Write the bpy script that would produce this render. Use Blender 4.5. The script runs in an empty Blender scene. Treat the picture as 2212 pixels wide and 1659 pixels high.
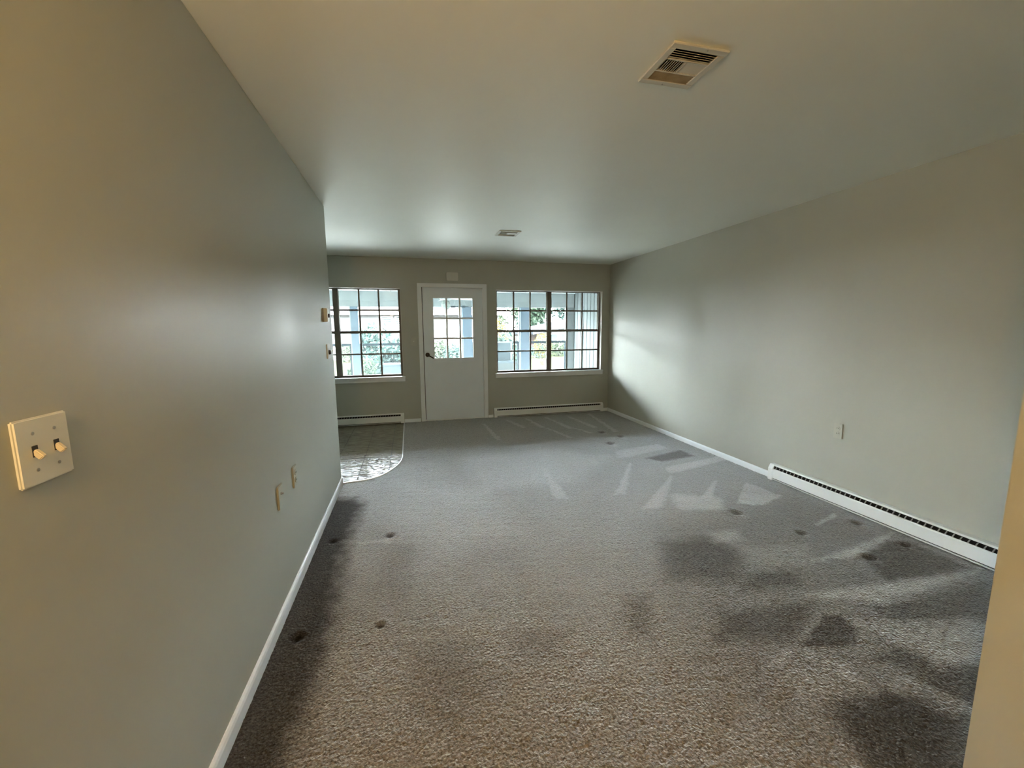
import bpy, bmesh, math, random
import numpy as np
from mathutils import Vector, Matrix
random.seed(7); rng = np.random.default_rng(7)
sc = bpy.context.scene
C = sc.collection
PI = math.pi

# ------------------------------------------------------------------ camera
W_PX, H_PX, F_PX = 2212, 1659, 886.48
YAW, PITCH, ROLL, CAM_Z = 0.2431, -0.1341, -0.0070, 1.418
def cam_axes():
    f = Vector((math.sin(YAW)*math.cos(PITCH), math.cos(YAW)*math.cos(PITCH), math.sin(PITCH)))
    r = Vector((math.cos(YAW), -math.sin(YAW), 0)); u = r.cross(f)
    return (math.cos(ROLL)*r + math.sin(ROLL)*u, -math.sin(ROLL)*r + math.cos(ROLL)*u, f)
CR, CU, CF = cam_axes()
cam = bpy.data.cameras.new('camera'); cam_o = bpy.data.objects.new('camera', cam); C.objects.link(cam_o)
cam.sensor_fit = 'HORIZONTAL'; cam.sensor_width = 36; cam.lens = F_PX/W_PX*36
cam.clip_start = 0.02; cam.clip_end = 400
m3 = Matrix((CR, CU, -CF)).transposed(); cam_o.matrix_world = Matrix.Translation((0, 0, CAM_Z)) @ m3.to_4x4()
sc.camera = cam_o
def at(u, v, axis, val):
    """photo pixel -> the point where its direction meets the plane axis = val"""
    d = CR*((u-W_PX/2)/F_PX) + CU*(-(v-H_PX/2)/F_PX) + CF
    o = Vector((0, 0, CAM_Z)); return o + d*((val-o[axis])/d[axis])

# ------------------------------------------------------------------ world, sun, exposure
SUN_EL, SUN_AZ = math.radians(52), math.radians(200)     # azimuth from +y clockwise: behind the house
world = bpy.data.worlds.new('sky'); sc.world = world; world.use_nodes = True
wn = world.node_tree.nodes; wl = world.node_tree.links
sky = wn.new('ShaderNodeTexSky'); sky.sky_type = 'NISHITA'; sky.sun_disc = False
sky.sun_elevation = SUN_EL; sky.sun_rotation = SUN_AZ; sky.dust_density = 3.0; sky.air_density = 1.0; sky.ozone_density = 1.0
SKY = 75.0                                               # bright, thinly veiled sky
scl = wn.new('ShaderNodeVectorMath'); scl.operation = 'SCALE'; scl.inputs['Scale'].default_value = 0.06; wl.new(sky.outputs[0], scl.inputs[0])
add = wn.new('ShaderNodeVectorMath'); add.operation = 'ADD'; add.inputs[1].default_value = (0.90, 0.98, 0.99); wl.new(scl.outputs[0], add.inputs[0])
bg = wn['Background']; wl.new(add.outputs[0], bg.inputs[0]); bg.inputs[1].default_value = SKY
sun = bpy.data.lights.new('sun', 'SUN'); sun.energy = 8.0; sun.angle = 0.009; sun.color = (1, 0.95, 0.88)
sun_o = bpy.data.objects.new('sun', sun); C.objects.link(sun_o)
sd = Vector((math.sin(SUN_AZ)*math.cos(SUN_EL), math.cos(SUN_AZ)*math.cos(SUN_EL), math.sin(SUN_EL)))
sun_o.rotation_euler = sd.to_track_quat('Z', 'Y').to_euler(); sun_o.location = (0, -20, 30)
vs = sc.view_settings
vs.view_transform = 'Standard'; vs.look = 'None'; vs.gamma = 1; vs.use_curve_mapping = False; vs.exposure = 0.90
sc.cycles.diffuse_bounces = 6; sc.cycles.max_bounces = 12

# ------------------------------------------------------------------ materials
def mat(name, col, rough=0.6, spec=0.5, metal=0.0, bump=0.0, bscale=60, var=0.0, vscale=3.0, sheen=0.0, coords='Object', emit=None, estr=0):
    m = bpy.data.materials.new(name); m.use_nodes = True
    n = m.node_tree.nodes; l = m.node_tree.links; b = n['Principled BSDF']
    b.inputs['Base Color'].default_value = (*col, 1); b.inputs['Roughness'].default_value = rough
    b.inputs['Metallic'].default_value = metal; b.inputs['Specular IOR Level'].default_value = spec
    if sheen: b.inputs['Sheen Weight'].default_value = sheen; b.inputs['Sheen Roughness'].default_value = 0.5; b.inputs['Sheen Tint'].default_value = (0.86, 0.96, 1.0, 1)
    tc = n.new('ShaderNodeTexCoord')
    if bump:
        t = n.new('ShaderNodeTexNoise'); t.inputs['Scale'].default_value = bscale; t.inputs['Detail'].default_value = 4
        l.new(tc.outputs[coords], t.inputs['Vector'])
        bp = n.new('ShaderNodeBump'); bp.inputs['Strength'].default_value = bump; bp.inputs['Distance'].default_value = 0.01
        l.new(t.outputs['Fac'], bp.inputs['Height']); l.new(bp.outputs[0], b.inputs['Normal'])
    if var:
        t = n.new('ShaderNodeTexNoise'); t.inputs['Scale'].default_value = vscale; t.inputs['Detail'].default_value = 5
        l.new(tc.outputs[coords], t.inputs['Vector'])
        r = n.new('ShaderNodeMapRange'); r.inputs[1].default_value = 0.3; r.inputs[2].default_value = 0.7
        r.inputs[3].default_value = 1-var; r.inputs[4].default_value = 1+var
        l.new(t.outputs['Fac'], r.inputs[0])
        mx = n.new('ShaderNodeVectorMath'); mx.operation = 'SCALE'; mx.inputs[0].default_value = col
        l.new(r.outputs[0], mx.inputs['Scale']); l.new(mx.outputs[0], b.inputs['Base Color'])
    if emit:
        b.inputs['Emission Color'].default_value = (*emit, 1); b.inputs['Emission Strength'].default_value = estr
    return m
M = {}
M['wall'] = mat('wall_paint', (0.445, 0.452, 0.39), 0.36, 0.26, bump=0.03, bscale=140, var=0.012, vscale=2)
M['ceiling'] = mat('ceiling_paint', (0.92, 0.935, 0.85), 0.50, 0.5, bump=0.03, bscale=120, var=0.01)
M['trim'] = mat('white_trim', (0.84, 0.88, 0.9), 0.4, 0.5, bump=0.02, bscale=40, var=0.02)
M['door'] = mat('door_paint', (0.82, 0.89, 0.94), 0.45, 0.5, bump=0.02, bscale=30, var=0.015)
M['heater'] = mat('heater_enamel', (0.83, 0.86, 0.85), 0.4, 0.5, bump=0.01, bscale=20, var=0.015)
M['dark'] = mat('dark_cavity', (0.008, 0.008, 0.008), 0.8, 0.2, var=0.1)
M['fin'] = mat('heater_fin', (0.35, 0.35, 0.34), 0.5, 0.4, var=0.05)
M['bronze'] = mat('bronze_window_frame', (0.15, 0.132, 0.105), 0.5, 0.45, var=0.06, vscale=6)
M['reveal'] = mat('window_reveal_paint', (0.62, 0.61, 0.56), 0.5, 0.4, bump=0.03, bscale=80)
M['handle'] = mat('dark_bronze_handle', (0.035, 0.028, 0.022), 0.35, 0.5, 0.6, var=0.1)
M['plate'] = mat('ivory_plate', (0.72, 0.72, 0.64), 0.35, 0.5, var=0.01)
M['plate_painted'] = mat('painted_plate', (0.47, 0.475, 0.395), 0.5, 0.4, var=0.01)
M['chime'] = mat('chime_cover', (0.62, 0.61, 0.54), 0.5, 0.3, var=0.01)
M['toggle'] = mat('ivory_toggle', (0.62, 0.55, 0.40), 0.35, 0.5, var=0.02)
M['slot'] = mat('socket_slot', (0.03, 0.028, 0.025), 0.6, 0.3, var=0.05)
M['steel'] = mat('screw_steel', (0.45, 0.43, 0.38), 0.4, 0.5, 0.8, var=0.05)
M['vent'] = mat('vent_enamel', (0.66, 0.64, 0.55), 0.45, 0.45, var=0.04, vscale=9)
M['vent_dirty'] = mat('vent_stained', (0.40, 0.33, 0.22), 0.5, 0.4, var=0.25, vscale=14)
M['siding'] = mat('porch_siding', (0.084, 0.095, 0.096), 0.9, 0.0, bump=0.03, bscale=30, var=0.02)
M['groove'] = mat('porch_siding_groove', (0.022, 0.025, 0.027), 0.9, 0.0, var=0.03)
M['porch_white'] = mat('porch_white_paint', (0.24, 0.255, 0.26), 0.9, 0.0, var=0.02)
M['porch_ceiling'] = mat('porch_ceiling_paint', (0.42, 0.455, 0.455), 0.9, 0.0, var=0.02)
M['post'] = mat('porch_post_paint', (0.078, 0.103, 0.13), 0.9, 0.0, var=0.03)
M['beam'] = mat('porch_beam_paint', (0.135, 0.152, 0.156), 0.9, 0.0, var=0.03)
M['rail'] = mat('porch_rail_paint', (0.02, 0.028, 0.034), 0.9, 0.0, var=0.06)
M['concrete'] = mat('concrete', (0.12, 0.12, 0.115), 0.9, 0.0, bump=0.2, bscale=40, var=0.1)
M['paving'] = mat('pale_paving', (0.52, 0.52, 0.49), 0.9, 0.0, bump=0.2, bscale=40, var=0.08)  # pale so the unseen paving and porch floor bounce daylight inside
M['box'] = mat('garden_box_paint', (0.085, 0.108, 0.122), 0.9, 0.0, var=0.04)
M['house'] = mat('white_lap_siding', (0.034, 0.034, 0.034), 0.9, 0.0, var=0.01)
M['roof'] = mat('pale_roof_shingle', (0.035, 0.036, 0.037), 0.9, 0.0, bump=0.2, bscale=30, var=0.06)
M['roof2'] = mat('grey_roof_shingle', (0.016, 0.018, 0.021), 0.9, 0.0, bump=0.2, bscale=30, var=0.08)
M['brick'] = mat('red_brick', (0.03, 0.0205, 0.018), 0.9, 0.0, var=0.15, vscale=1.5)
M['shade_glass'] = mat('house_window_glass', (0.012, 0.015, 0.016), 0.9, 0.0, var=0.05)
M['bark'] = mat('bark', (0.02, 0.016, 0.012), 0.9, 0.0, bump=0.4, bscale=25, var=0.2)
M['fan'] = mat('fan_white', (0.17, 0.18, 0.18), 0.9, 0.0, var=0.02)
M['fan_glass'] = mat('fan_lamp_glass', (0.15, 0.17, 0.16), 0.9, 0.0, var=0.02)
M['brass'] = mat('lamp_brass', (0.55, 0.42, 0.2), 0.35, 0.5, 0.8, var=0.05)
def leafmat(name, a, b):
    m = mat(name, a, 0.9, 0.0); n = m.node_tree.nodes; l = m.node_tree.links
    g = n.new('ShaderNodeNewGeometry'); r = n.new('ShaderNodeMix'); r.data_type = 'RGBA'
    r.inputs[6].default_value = (*a, 1); r.inputs[7].default_value = (*b, 1)
    l.new(g.outputs['Random Per Island'], r.inputs[0]); l.new(r.outputs[2], n['Principled BSDF'].inputs['Base Color'])
    return m
M['leaf'] = leafmat('leaf_green', (0.006, 0.012, 0.008), (0.019, 0.027, 0.018))
M['leaf_cool'] = leafmat('leaf_cool_green', (0.006, 0.013, 0.011), (0.018, 0.028, 0.025))
M['leaf_pale'] = leafmat('leaf_pale_green', (0.010, 0.0145, 0.009), (0.022, 0.027, 0.018))
M['petal'] = leafmat('yellow_petal', (0.05, 0.036, 0.004), (0.065, 0.053, 0.010))
# grass
def grass():
    m = mat('lawn_grass', (0.3, 0.4, 0.15), 0.9, 0.0, bump=0.3, bscale=18)
    n = m.node_tree.nodes; l = m.node_tree.links; tc = n.new('ShaderNodeTexCoord')
    mp = n.new('ShaderNodeMapping'); mp.inputs['Scale'].default_value = (0.25, 1.2, 1); l.new(tc.outputs['Object'], mp.inputs[0])
    t = n.new('ShaderNodeTexNoise'); t.inputs['Scale'].default_value = 1.2; t.inputs['Detail'].default_value = 8; l.new(mp.outputs[0], t.inputs[0])
    r = n.new('ShaderNodeValToRGB'); r.color_ramp.elements[0].position = 0.35; r.color_ramp.elements[0].color = (0.0078, 0.0098, 0.0048, 1)
    r.color_ramp.elements[1].position = 0.65; r.color_ramp.elements[1].color = (0.0118, 0.0137, 0.0070, 1)
    l.new(t.outputs[0], r.inputs[0]); l.new(r.outputs[0], n['Principled BSDF'].inputs['Base Color']); return m
M['grass'] = grass()
# window glass with a haze imitating glare from outside
def glass(haze):
    m = bpy.data.materials.new('glare_haze_glass'); m.use_nodes = True
    n = m.node_tree.nodes; l = m.node_tree.links; n.remove(n['Principled BSDF']); out = n['Material Output']
    tr = n.new('ShaderNodeBsdfTransparent'); tr.inputs[0].default_value = (0.965, 0.975, 0.975, 1)
    tl = n.new('ShaderNodeBsdfTranslucent'); tl.inputs[0].default_value = (0.85, 0.95, 0.95, 1)
    gl = n.new('ShaderNodeBsdfGlossy'); gl.inputs['Roughness'].default_value = 0.02
    fr = n.new('ShaderNodeFresnel'); fr.inputs[0].default_value = 1.3
    tc = n.new('ShaderNodeTexCoord'); nz = n.new('ShaderNodeTexNoise'); nz.inputs['Scale'].default_value = 3; l.new(tc.outputs['Object'], nz.inputs[0])
    mr = n.new('ShaderNodeMapRange'); mr.inputs[3].default_value = haze*0.7; mr.inputs[4].default_value = haze*1.3; l.new(nz.outputs[0], mr.inputs[0])
    a = n.new('ShaderNodeMixShader'); l.new(mr.outputs[0], a.inputs[0]); l.new(tr.outputs[0], a.inputs[1]); l.new(tl.outputs[0], a.inputs[2])
    b = n.new('ShaderNodeMixShader'); l.new(fr.outputs[0], b.inputs[0]); l.new(a.outputs[0], b.inputs[1]); l.new(gl.outputs[0], b.inputs[2])
    l.new(b.outputs[0], out.inputs[0]); return m
M['glass'] = glass(0.010)
# vinyl: glossy embossed stone look
def vinyl():
    m = mat('embossed_vinyl', (0.2, 0.18, 0.15), 0.16, 0.034)
    n = m.node_tree.nodes; l = m.node_tree.links; b = n['Principled BSDF']; tc = n.new('ShaderNodeTexCoord')
    g = n.new('ShaderNodeNewGeometry')
    mp = n.new('ShaderNodeMapping'); mp.inputs['Scale'].default_value = (2.2, 5.5, 1); l.new(g.outputs['Position'], mp.inputs[0])
    t = n.new('ShaderNodeTexNoise'); t.inputs['Scale'].default_value = 4; t.inputs['Detail'].default_value = 6; l.new(mp.outputs[0], t.inputs[0])
    r = n.new('ShaderNodeValToRGB'); r.color_ramp.elements[0].position = 0.3; r.color_ramp.elements[0].color = (0.15, 0.13, 0.095, 1)
    r.color_ramp.elements[1].position = 0.7; r.color_ramp.elements[1].color = (0.25, 0.225, 0.17, 1)
    l.new(t.outputs[0], r.inputs[0]); l.new(r.outputs[0], b.inputs['Base Color'])
    v = n.new('ShaderNodeTexVoronoi'); v.feature = 'DISTANCE_TO_EDGE'; v.inputs['Scale'].default_value = 5; l.new(mp.outputs[0], v.inputs[0])
    mr = n.new('ShaderNodeMapRange'); mr.inputs[1].default_value = 0; mr.inputs[2].default_value = 0.12; l.new(v.outputs[0], mr.inputs[0])
    t2 = n.new('ShaderNodeTexNoise'); t2.inputs['Scale'].default_value = 7; t2.inputs['Detail'].default_value = 3; l.new(mp.outputs[0], t2.inputs[0])
    ad = n.new('ShaderNodeMath'); ad.operation = 'ADD'; l.new(mr.outputs[0], ad.inputs[0]); l.new(t2.outputs[0], ad.inputs[1])
    bp = n.new('ShaderNodeBump'); bp.inputs['Strength'].default_value = 0.6; bp.inputs['Distance'].default_value = 0.004
    l.new(ad.outputs[0], bp.inputs['Height']); l.new(bp.outputs[0], b.inputs['Normal'])
    return m
M['vinyl'] = vinyl()
# carpet: cut pile; the attribute nap holds vacuum strokes, dent tones and painted shade
def carpet():
    m = mat('cut_pile_carpet', (0.3, 0.25, 0.2), 0.95, 0.1, sheen=0.6)
    n = m.node_tree.nodes; l = m.node_tree.links; b = n['Principled BSDF']
    g = n.new('ShaderNodeNewGeometry'); at_ = n.new('ShaderNodeAttribute'); at_.attribute_name = 'nap_shade'
    def noise(scale, det, vec=(1, 1, 1)):
        mp = n.new('ShaderNodeMapping'); mp.inputs['Scale'].default_value = vec; l.new(g.outputs['Position'], mp.inputs[0])
        t = n.new('ShaderNodeTexNoise'); t.inputs['Scale'].default_value = scale; t.inputs['Detail'].default_value = det; l.new(mp.outputs[0], t.inputs[0]); return t
    def mrange(sock, a, b_, c, d):
        r = n.new('ShaderNodeMapRange'); r.inputs[1].default_value = a; r.inputs[2].default_value = b_; r.inputs[3].default_value = c; r.inputs[4].default_value = d
        l.new(sock, r.inputs[0]); return r.outputs[0]
    def mul(a, b_):
        x = n.new('ShaderNodeMath'); x.operation = 'MULTIPLY'; l.new(a, x.inputs[0]); l.new(b_, x.inputs[1]); return x.outputs[0]
    fine = noise(110, 2); mid = noise(45, 3, (1, 1.5, 1)); big = noise(1.6, 4); tint = noise(0.9, 3)
    k = mul(mul(mrange(fine.outputs[0], 0.28, 0.72, 0.42, 1.50), mrange(mid.outputs[0], 0.3, 0.7, 0.74, 1.24)), mrange(big.outputs[0], 0.3, 0.7, 0.90, 1.10))
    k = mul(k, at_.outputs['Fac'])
    cr = n.new('ShaderNodeMix'); cr.data_type = 'RGBA'; cr.inputs[6].default_value = (0.205, 0.170, 0.142, 1); cr.inputs[7].default_value = (0.21, 0.202, 0.19, 1)
    l.new(tint.outputs[0], cr.inputs[0])
    sc_ = n.new('ShaderNodeVectorMath'); sc_.operation = 'SCALE'; l.new(cr.outputs[2], sc_.inputs[0]); l.new(k, sc_.inputs['Scale'])
    l.new(sc_.outputs[0], b.inputs['Base Color'])
    sw = n.new('ShaderNodeMath'); sw.operation = 'MULTIPLY'; l.new(at_.outputs['Fac'], sw.inputs[0]); l.new(at_.outputs['Fac'], sw.inputs[1])
    sw2 = n.new('ShaderNodeMath'); sw2.operation = 'MULTIPLY'; sw2.use_clamp = True; sw2.inputs[1].default_value = 0.75; l.new(sw.outputs[0], sw2.inputs[0]); l.new(sw2.outputs[0], b.inputs['Sheen Weight'])
    bn = noise(90, 3)
    bp = n.new('ShaderNodeBump'); bp.inputs['Strength'].default_value = 0.9; bp.inputs['Distance'].default_value = 0.012
    l.new(bn.outputs[0], bp.inputs['Height']); l.new(bp.outputs[0], b.inputs['Normal'])
    return m
M['carpet'] = carpet()

# ------------------------------------------------------------------ mesh helpers
class MB:
    def __init__(s): s.v = []; s.f = []
    def quad(s, a, b, c, d): k = len(s.v); s.v += [a, b, c, d]; s.f.append((k, k+1, k+2, k+3)); return s
    def poly(s, pts): k = len(s.v); s.v += list(pts); s.f.append(tuple(range(k, k+len(pts)))); return s
    def box(s, x0, x1, y0, y1, z0, z1, rot=None, piv=None):
        k = len(s.v); p = [Vector((x, y, z)) for z in (z0, z1) for y in (y0, y1) for x in (x0, x1)]
        if rot is not None:
            c = Vector(piv) if piv else Vector(((x0+x1)/2, (y0+y1)/2, (z0+z1)/2)); p = [c + rot @ (q-c) for q in p]
        s.v += [tuple(q) for q in p]
        s.f += [tuple(k+i for i in t) for t in ((0, 2, 3, 1), (4, 5, 7, 6), (0, 1, 5, 4), (2, 6, 7, 3), (0, 4, 6, 2), (1, 3, 7, 5))]; return s
    def prism(s, pts, z0, z1):
        k = len(s.v); n = len(pts); s.v += [(x, y, z0) for x, y in pts] + [(x, y, z1) for x, y in pts]
        s.f += [tuple(k+i for i in reversed(range(n))), tuple(k+n+i for i in range(n))]
        s.f += [(k+i, k+(i+1) % n, k+n+(i+1) % n, k+n+i) for i in range(n)]; return s
    def extrude(s, prof, axis, a, b):
        """profile of (p, q) pairs swept along axis: 0 -> (.,p,q), 1 -> (p,.,q)"""
        k = len(s.v); n = len(prof); mk = (lambda t, p, q: (t, p, q)) if axis == 0 else (lambda t, p, q: (p, t, q))
        s.v += [mk(a, p, q) for p, q in prof] + [mk(b, p, q) for p, q in prof]
        s.f += [tuple(k+i for i in reversed(range(n))), tuple(k+n+i for i in range(n))]
        s.f += [(k+i, k+(i+1) % n, k+n+(i+1) % n, k+n+i) for i in range(n)]; return s
    def tube(s, p0, p1, r0, r1=None, n=12):
        p0, p1 = Vector(p0), Vector(p1); r1 = r0 if r1 is None else r1; d = (p1-p0).normalized(); a = d.orthogonal().normalized(); b = d.cross(a); k = len(s.v)
        for c, r in ((p0, r0), (p1, r1)): s.v += [tuple(c + (a*math.cos(2*PI*i/n)+b*math.sin(2*PI*i/n))*r) for i in range(n)]
        s.f += [(k+i, k+(i+1) % n, k+n+(i+1) % n, k+n+i) for i in range(n)] + [tuple(k+i for i in reversed(range(n))), tuple(k+n+i for i in range(n))]; return s
    def lathe(s, c, prof, n=24):
        k = len(s.v)
        for r, z in prof: s.v += [(c[0]+r*math.cos(2*PI*i/n), c[1]+r*math.sin(2*PI*i/n), c[2]+z) for i in range(n)]
        for j in range(len(prof)-1):
            s.f += [(k+j*n+i, k+j*n+(i+1) % n, k+(j+1)*n+(i+1) % n, k+(j+1)*n+i) for i in range(n)]
        s.f += [tuple(k+i for i in reversed(range(n))), tuple(k+(len(prof)-1)*n+i for i in range(n))]; return s
    def build(s, name, m, parent=None, local=False, bevel=0, seg=2, smooth=False):
        me = bpy.data.meshes.new(name); off = Vector((0, 0, 0))
        if parent is not None and not local:
            q = parent
            while q is not None: off += q.location; q = q.parent
        me.from_pydata([tuple(Vector(v)-off) for v in s.v], [], s.f)
        bm = bmesh.new(); bm.from_mesh(me); bmesh.ops.recalc_face_normals(bm, faces=bm.faces)
        if bevel: bmesh.ops.bevel(bm, geom=bm.edges[:], offset=bevel, segments=seg, affect='EDGES', clamp_overlap=True)
        bm.to_mesh(me); bm.free()
        if smooth:
            for p in me.polygons: p.use_smooth = True
        o = bpy.data.objects.new(name, me); C.objects.link(o); me.materials.append(M[m])
        if parent is not None: o.parent = parent
        return o
def tag(o, label, cat, group=None, kind=None):
    o['label'] = label; o['category'] = cat
    if group: o['group'] = group
    if kind: o['kind'] = kind
    return o
def thing(name, label, cat, loc=(0, 0, 0), rotz=0, group=None, kind=None):
    o = bpy.data.objects.new(name, None); C.objects.link(o); o.location = loc; o.rotation_euler = (0, 0, rotz); o.empty_display_size = 0.1
    return tag(o, label, cat, group, kind)
def clone(src, parent, loc=(0, 0, 0)):
    c = src.copy(); C.objects.link(c); c.parent = parent; c.location = loc; return c
def copy_tree(o, parent=None):
    c = o.copy(); C.objects.link(c); c.parent = parent
    for ch in list(o.children): copy_tree(ch, c)
    return c

# ------------------------------------------------------------------ the room
XL, XR, YB, HC, YE = -0.658, 3.282, 6.388, 2.456, 3.912
XK, YR, XJ, YJ = -3.30, -2.60, 1.315, 0.60      # far side of the dining nook, rear wall of the hall, hall jamb
T = 0.13
def wall_xz(mb, x0, x1, y0, y1, z0, z1, holes):
    xs = sorted({x0, x1, *[h[0] for h in holes], *[h[1] for h in holes]})
    for a, b in zip(xs, xs[1:]):
        hs = sorted([h for h in holes if h[0] < b-1e-6 and h[1] > a+1e-6], key=lambda h: h[2]); z = z0
        for h in hs:
            if h[2] > z+1e-6: mb.box(a, b, y0, y1, z, h[2])
            z = h[3]
        if z < z1-1e-6: mb.box(a, b, y0, y1, z, z1)
WR = (1.335, 3.145, 0.716, 2.02); WL = (-1.925, -0.104, 0.716, 2.02); DR = (0.187, 1.140, 0.0, 2.065)
mb = MB(); wall_xz(mb, XK-T, XR+T, YB, YB+0.14, -0.12, HC, [WL, DR, WR])
tag(mb.build('wall_back', 'wall'), 'grey beige front wall holding the two windows and the glazed door', 'wall', kind='structure')
tag(MB().box(XR, XR+T, YJ-T, YB, -0.12, HC).build('wall_right', 'wall'), 'long grey beige side wall with a baseboard heater', 'wall', kind='structure')
tag(MB().box(XL-T, XL, YR, YE, -0.12, HC).build('wall_left', 'wall', bevel=0.004), 'grey beige partition wall carrying the light switches', 'wall', kind='structure')
tag(MB().box(XJ, XJ+T, YR, YJ, -0.12, HC).build('wall_hall', 'wall', bevel=0.004), 'short wall end lit orange beside the opening', 'wall', kind='structure')
tag(MB().box(XJ+T, XR, YJ-T, YJ, -0.12, HC).build('wall_front', 'wall'), 'return wall closing the room next to the opening', 'wall', kind='structure')
tag(MB().box(XL, XJ, YR-T, YR, -0.12, HC).build('wall_rear', 'wall'), 'end wall of the hall', 'wall', kind='structure')
mb = MB(); mb.box(XK-T, XK, YE-T-0.6, YB, -0.12, HC)
tag(mb.build('wall_nook', 'wall'), 'far side wall of the dining nook', 'wall', kind='structure')
tag(MB().box(XK, XL-T, YE-T-0.6-T, YE-T-0.6, -0.12, HC).build('wall_kitchen', 'wall'), 'rear wall of the dining nook', 'wall', kind='structure')
# ceiling with two duct openings
V1 = (0.992, 1.206, 1.466, 1.690); V2 = (0.985, 1.199, 4.435, 4.659)
mb = MB()
def slab_xy(mb, x0, x1, y0, y1, z0, z1, holes):
    ys = sorted({y0, y1, *[h[2] for h in holes], *[h[3] for h in holes]})
    for a, b in zip(ys, ys[1:]):
        hs = sorted([h for h in holes if h[2] < b-1e-6 and h[3] > a+1e-6]); x = x0
        for h in hs:
            if h[0] > x+1e-6: mb.box(x, h[0], a, b, z0, z1)
            x = h[1]
        if x < x1-1e-6: mb.box(x, x1, a, b, z0, z1)
slab_xy(mb, XK-T, XR+T, YR-T, YB+0.14, HC, HC+0.12, [V1, V2])
tag(mb.build('ceiling', 'ceiling'), 'plain off white ceiling with two air registers', 'ceiling', kind='structure')
tag(MB().box(XK-T, XR+T, YR-T, YB+0.14, -0.20, -0.012).build('floor', 'concrete'), 'floor slab under the carpet and tiles', 'floor', kind='structure')

# vinyl tiles of the nook, cut along the curved carpet edge
VEDGE = [(-0.125, YB)] + [(-0.125, 4.60)] + [(-0.135, 4.49), (-0.158, 4.384), (-0.190, 4.290), (-0.231, 4.205), (-0.278, 4.115), (-0.332, 4.045), (-0.395, 3.995), (-0.47, 3.968), (XL, 3.942), (XK, 3.942)]
floor_v = thing('floor_nook', 'glossy embossed vinyl tile floor with a curved edge beside the carpet', 'floor', (-0.9, 5.0, 0), kind='structure')
def clip(poly, a, b):
    out = []; ax, ay = a; nx, ny = -(b[1]-a[1]), b[0]-a[0]
    d = [(p[0]-ax)*nx+(p[1]-ay)*ny for p in poly]
    for i in range(len(poly)):
        p, q, dp, dq = poly[i], poly[(i+1) % len(poly)], d[i], d[(i+1) % len(poly)]
        if dp <= 1e-9: out.append(p)
        if (dp < 0) != (dq < 0) and abs(dp-dq) > 1e-12:
            t = dp/(dp-dq); out.append((p[0]+t*(q[0]-p[0]), p[1]+t*(q[1]-p[1])))
    return out
TS, GAP = 0.283, 0.0022
tile_mesh = None
for i in range(-1, 12):
    for j in range(0, 10):
        x1 = 0.033-i*TS; x0 = x1-TS; y1 = YB-j*TS; y0 = y1-TS
        if x1 < XK: continue
        p = [(x0+GAP, y0+GAP), (x1-GAP, y0+GAP), (x1-GAP, y1-GAP), (x0+GAP, y1-GAP)]
        full = p
        for a, b in zip(VEDGE, VEDGE[1:]):
            if len(p) < 3: break
            p = clip(p, a, b)
        p = [(max(x, XK), y) for x, y in p]
        if len(p) < 3: continue
        q = []
        for pt in p:
            if not q or math.hypot(pt[0]-q[-1][0], pt[1]-q[-1][1]) > 1e-4: q.append(pt)
        ar = abs(sum(q[k][0]*q[(k+1) % len(q)][1]-q[(k+1) % len(q)][0]*q[k][1] for k in range(len(q))))/2
        if len(q) < 3 or ar < 2e-4: continue
        if len(q) == 4 and abs(ar-(TS-2*GAP)**2) < 1e-6:
            if tile_mesh is None:
                h = TS/2-GAP; tile_mesh = MB().prism([(-h, -h), (h, -h), (h, h), (-h, h)], 0, 0.012).build('tile', 'vinyl', floor_v, local=True)
                tile_mesh.location = Vector(((x0+x1)/2, (y0+y1)/2, -0.008)) - floor_v.location
            else: clone(tile_mesh, floor_v, Vector(((x0+x1)/2, (y0+y1)/2, -0.008)) - floor_v.location)
        else: MB().prism(q, -0.008, 0.004).build('tile', 'vinyl', floor_v)
MB().prism([(XK, 3.2)]+[(XL-T, 3.2), (XL-T, 3.942)]+[(x, y) for x, y in reversed(VEDGE[:-2])]+[(XK, YB)], -0.012, -0.002).build('grout', 'concrete', floor_v)
# metal edge strip along the curve
edge = VEDGE[:-1]
mb = MB()
for (a, b) in zip(edge, edge[1:]):
    d = Vector((b[0]-a[0], b[1]-a[1], 0)).normalized(); nn = Vector((-d.y, d.x, 0))*0.0065
    A, B = Vector((a[0], a[1], 0)), Vector((b[0], b[1], 0))
    for z0, z1 in ((-0.01, 0.0075),):
        mb.prism([tuple((A-nn).xy), tuple((B-nn).xy), tuple((B+nn).xy), tuple((A+nn).xy)], z0, z1)
tag(mb.build('trim_1', 'trim'), 'thin pale edge strip between the carpet and the tiles', 'edge strip', kind='structure')

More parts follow.
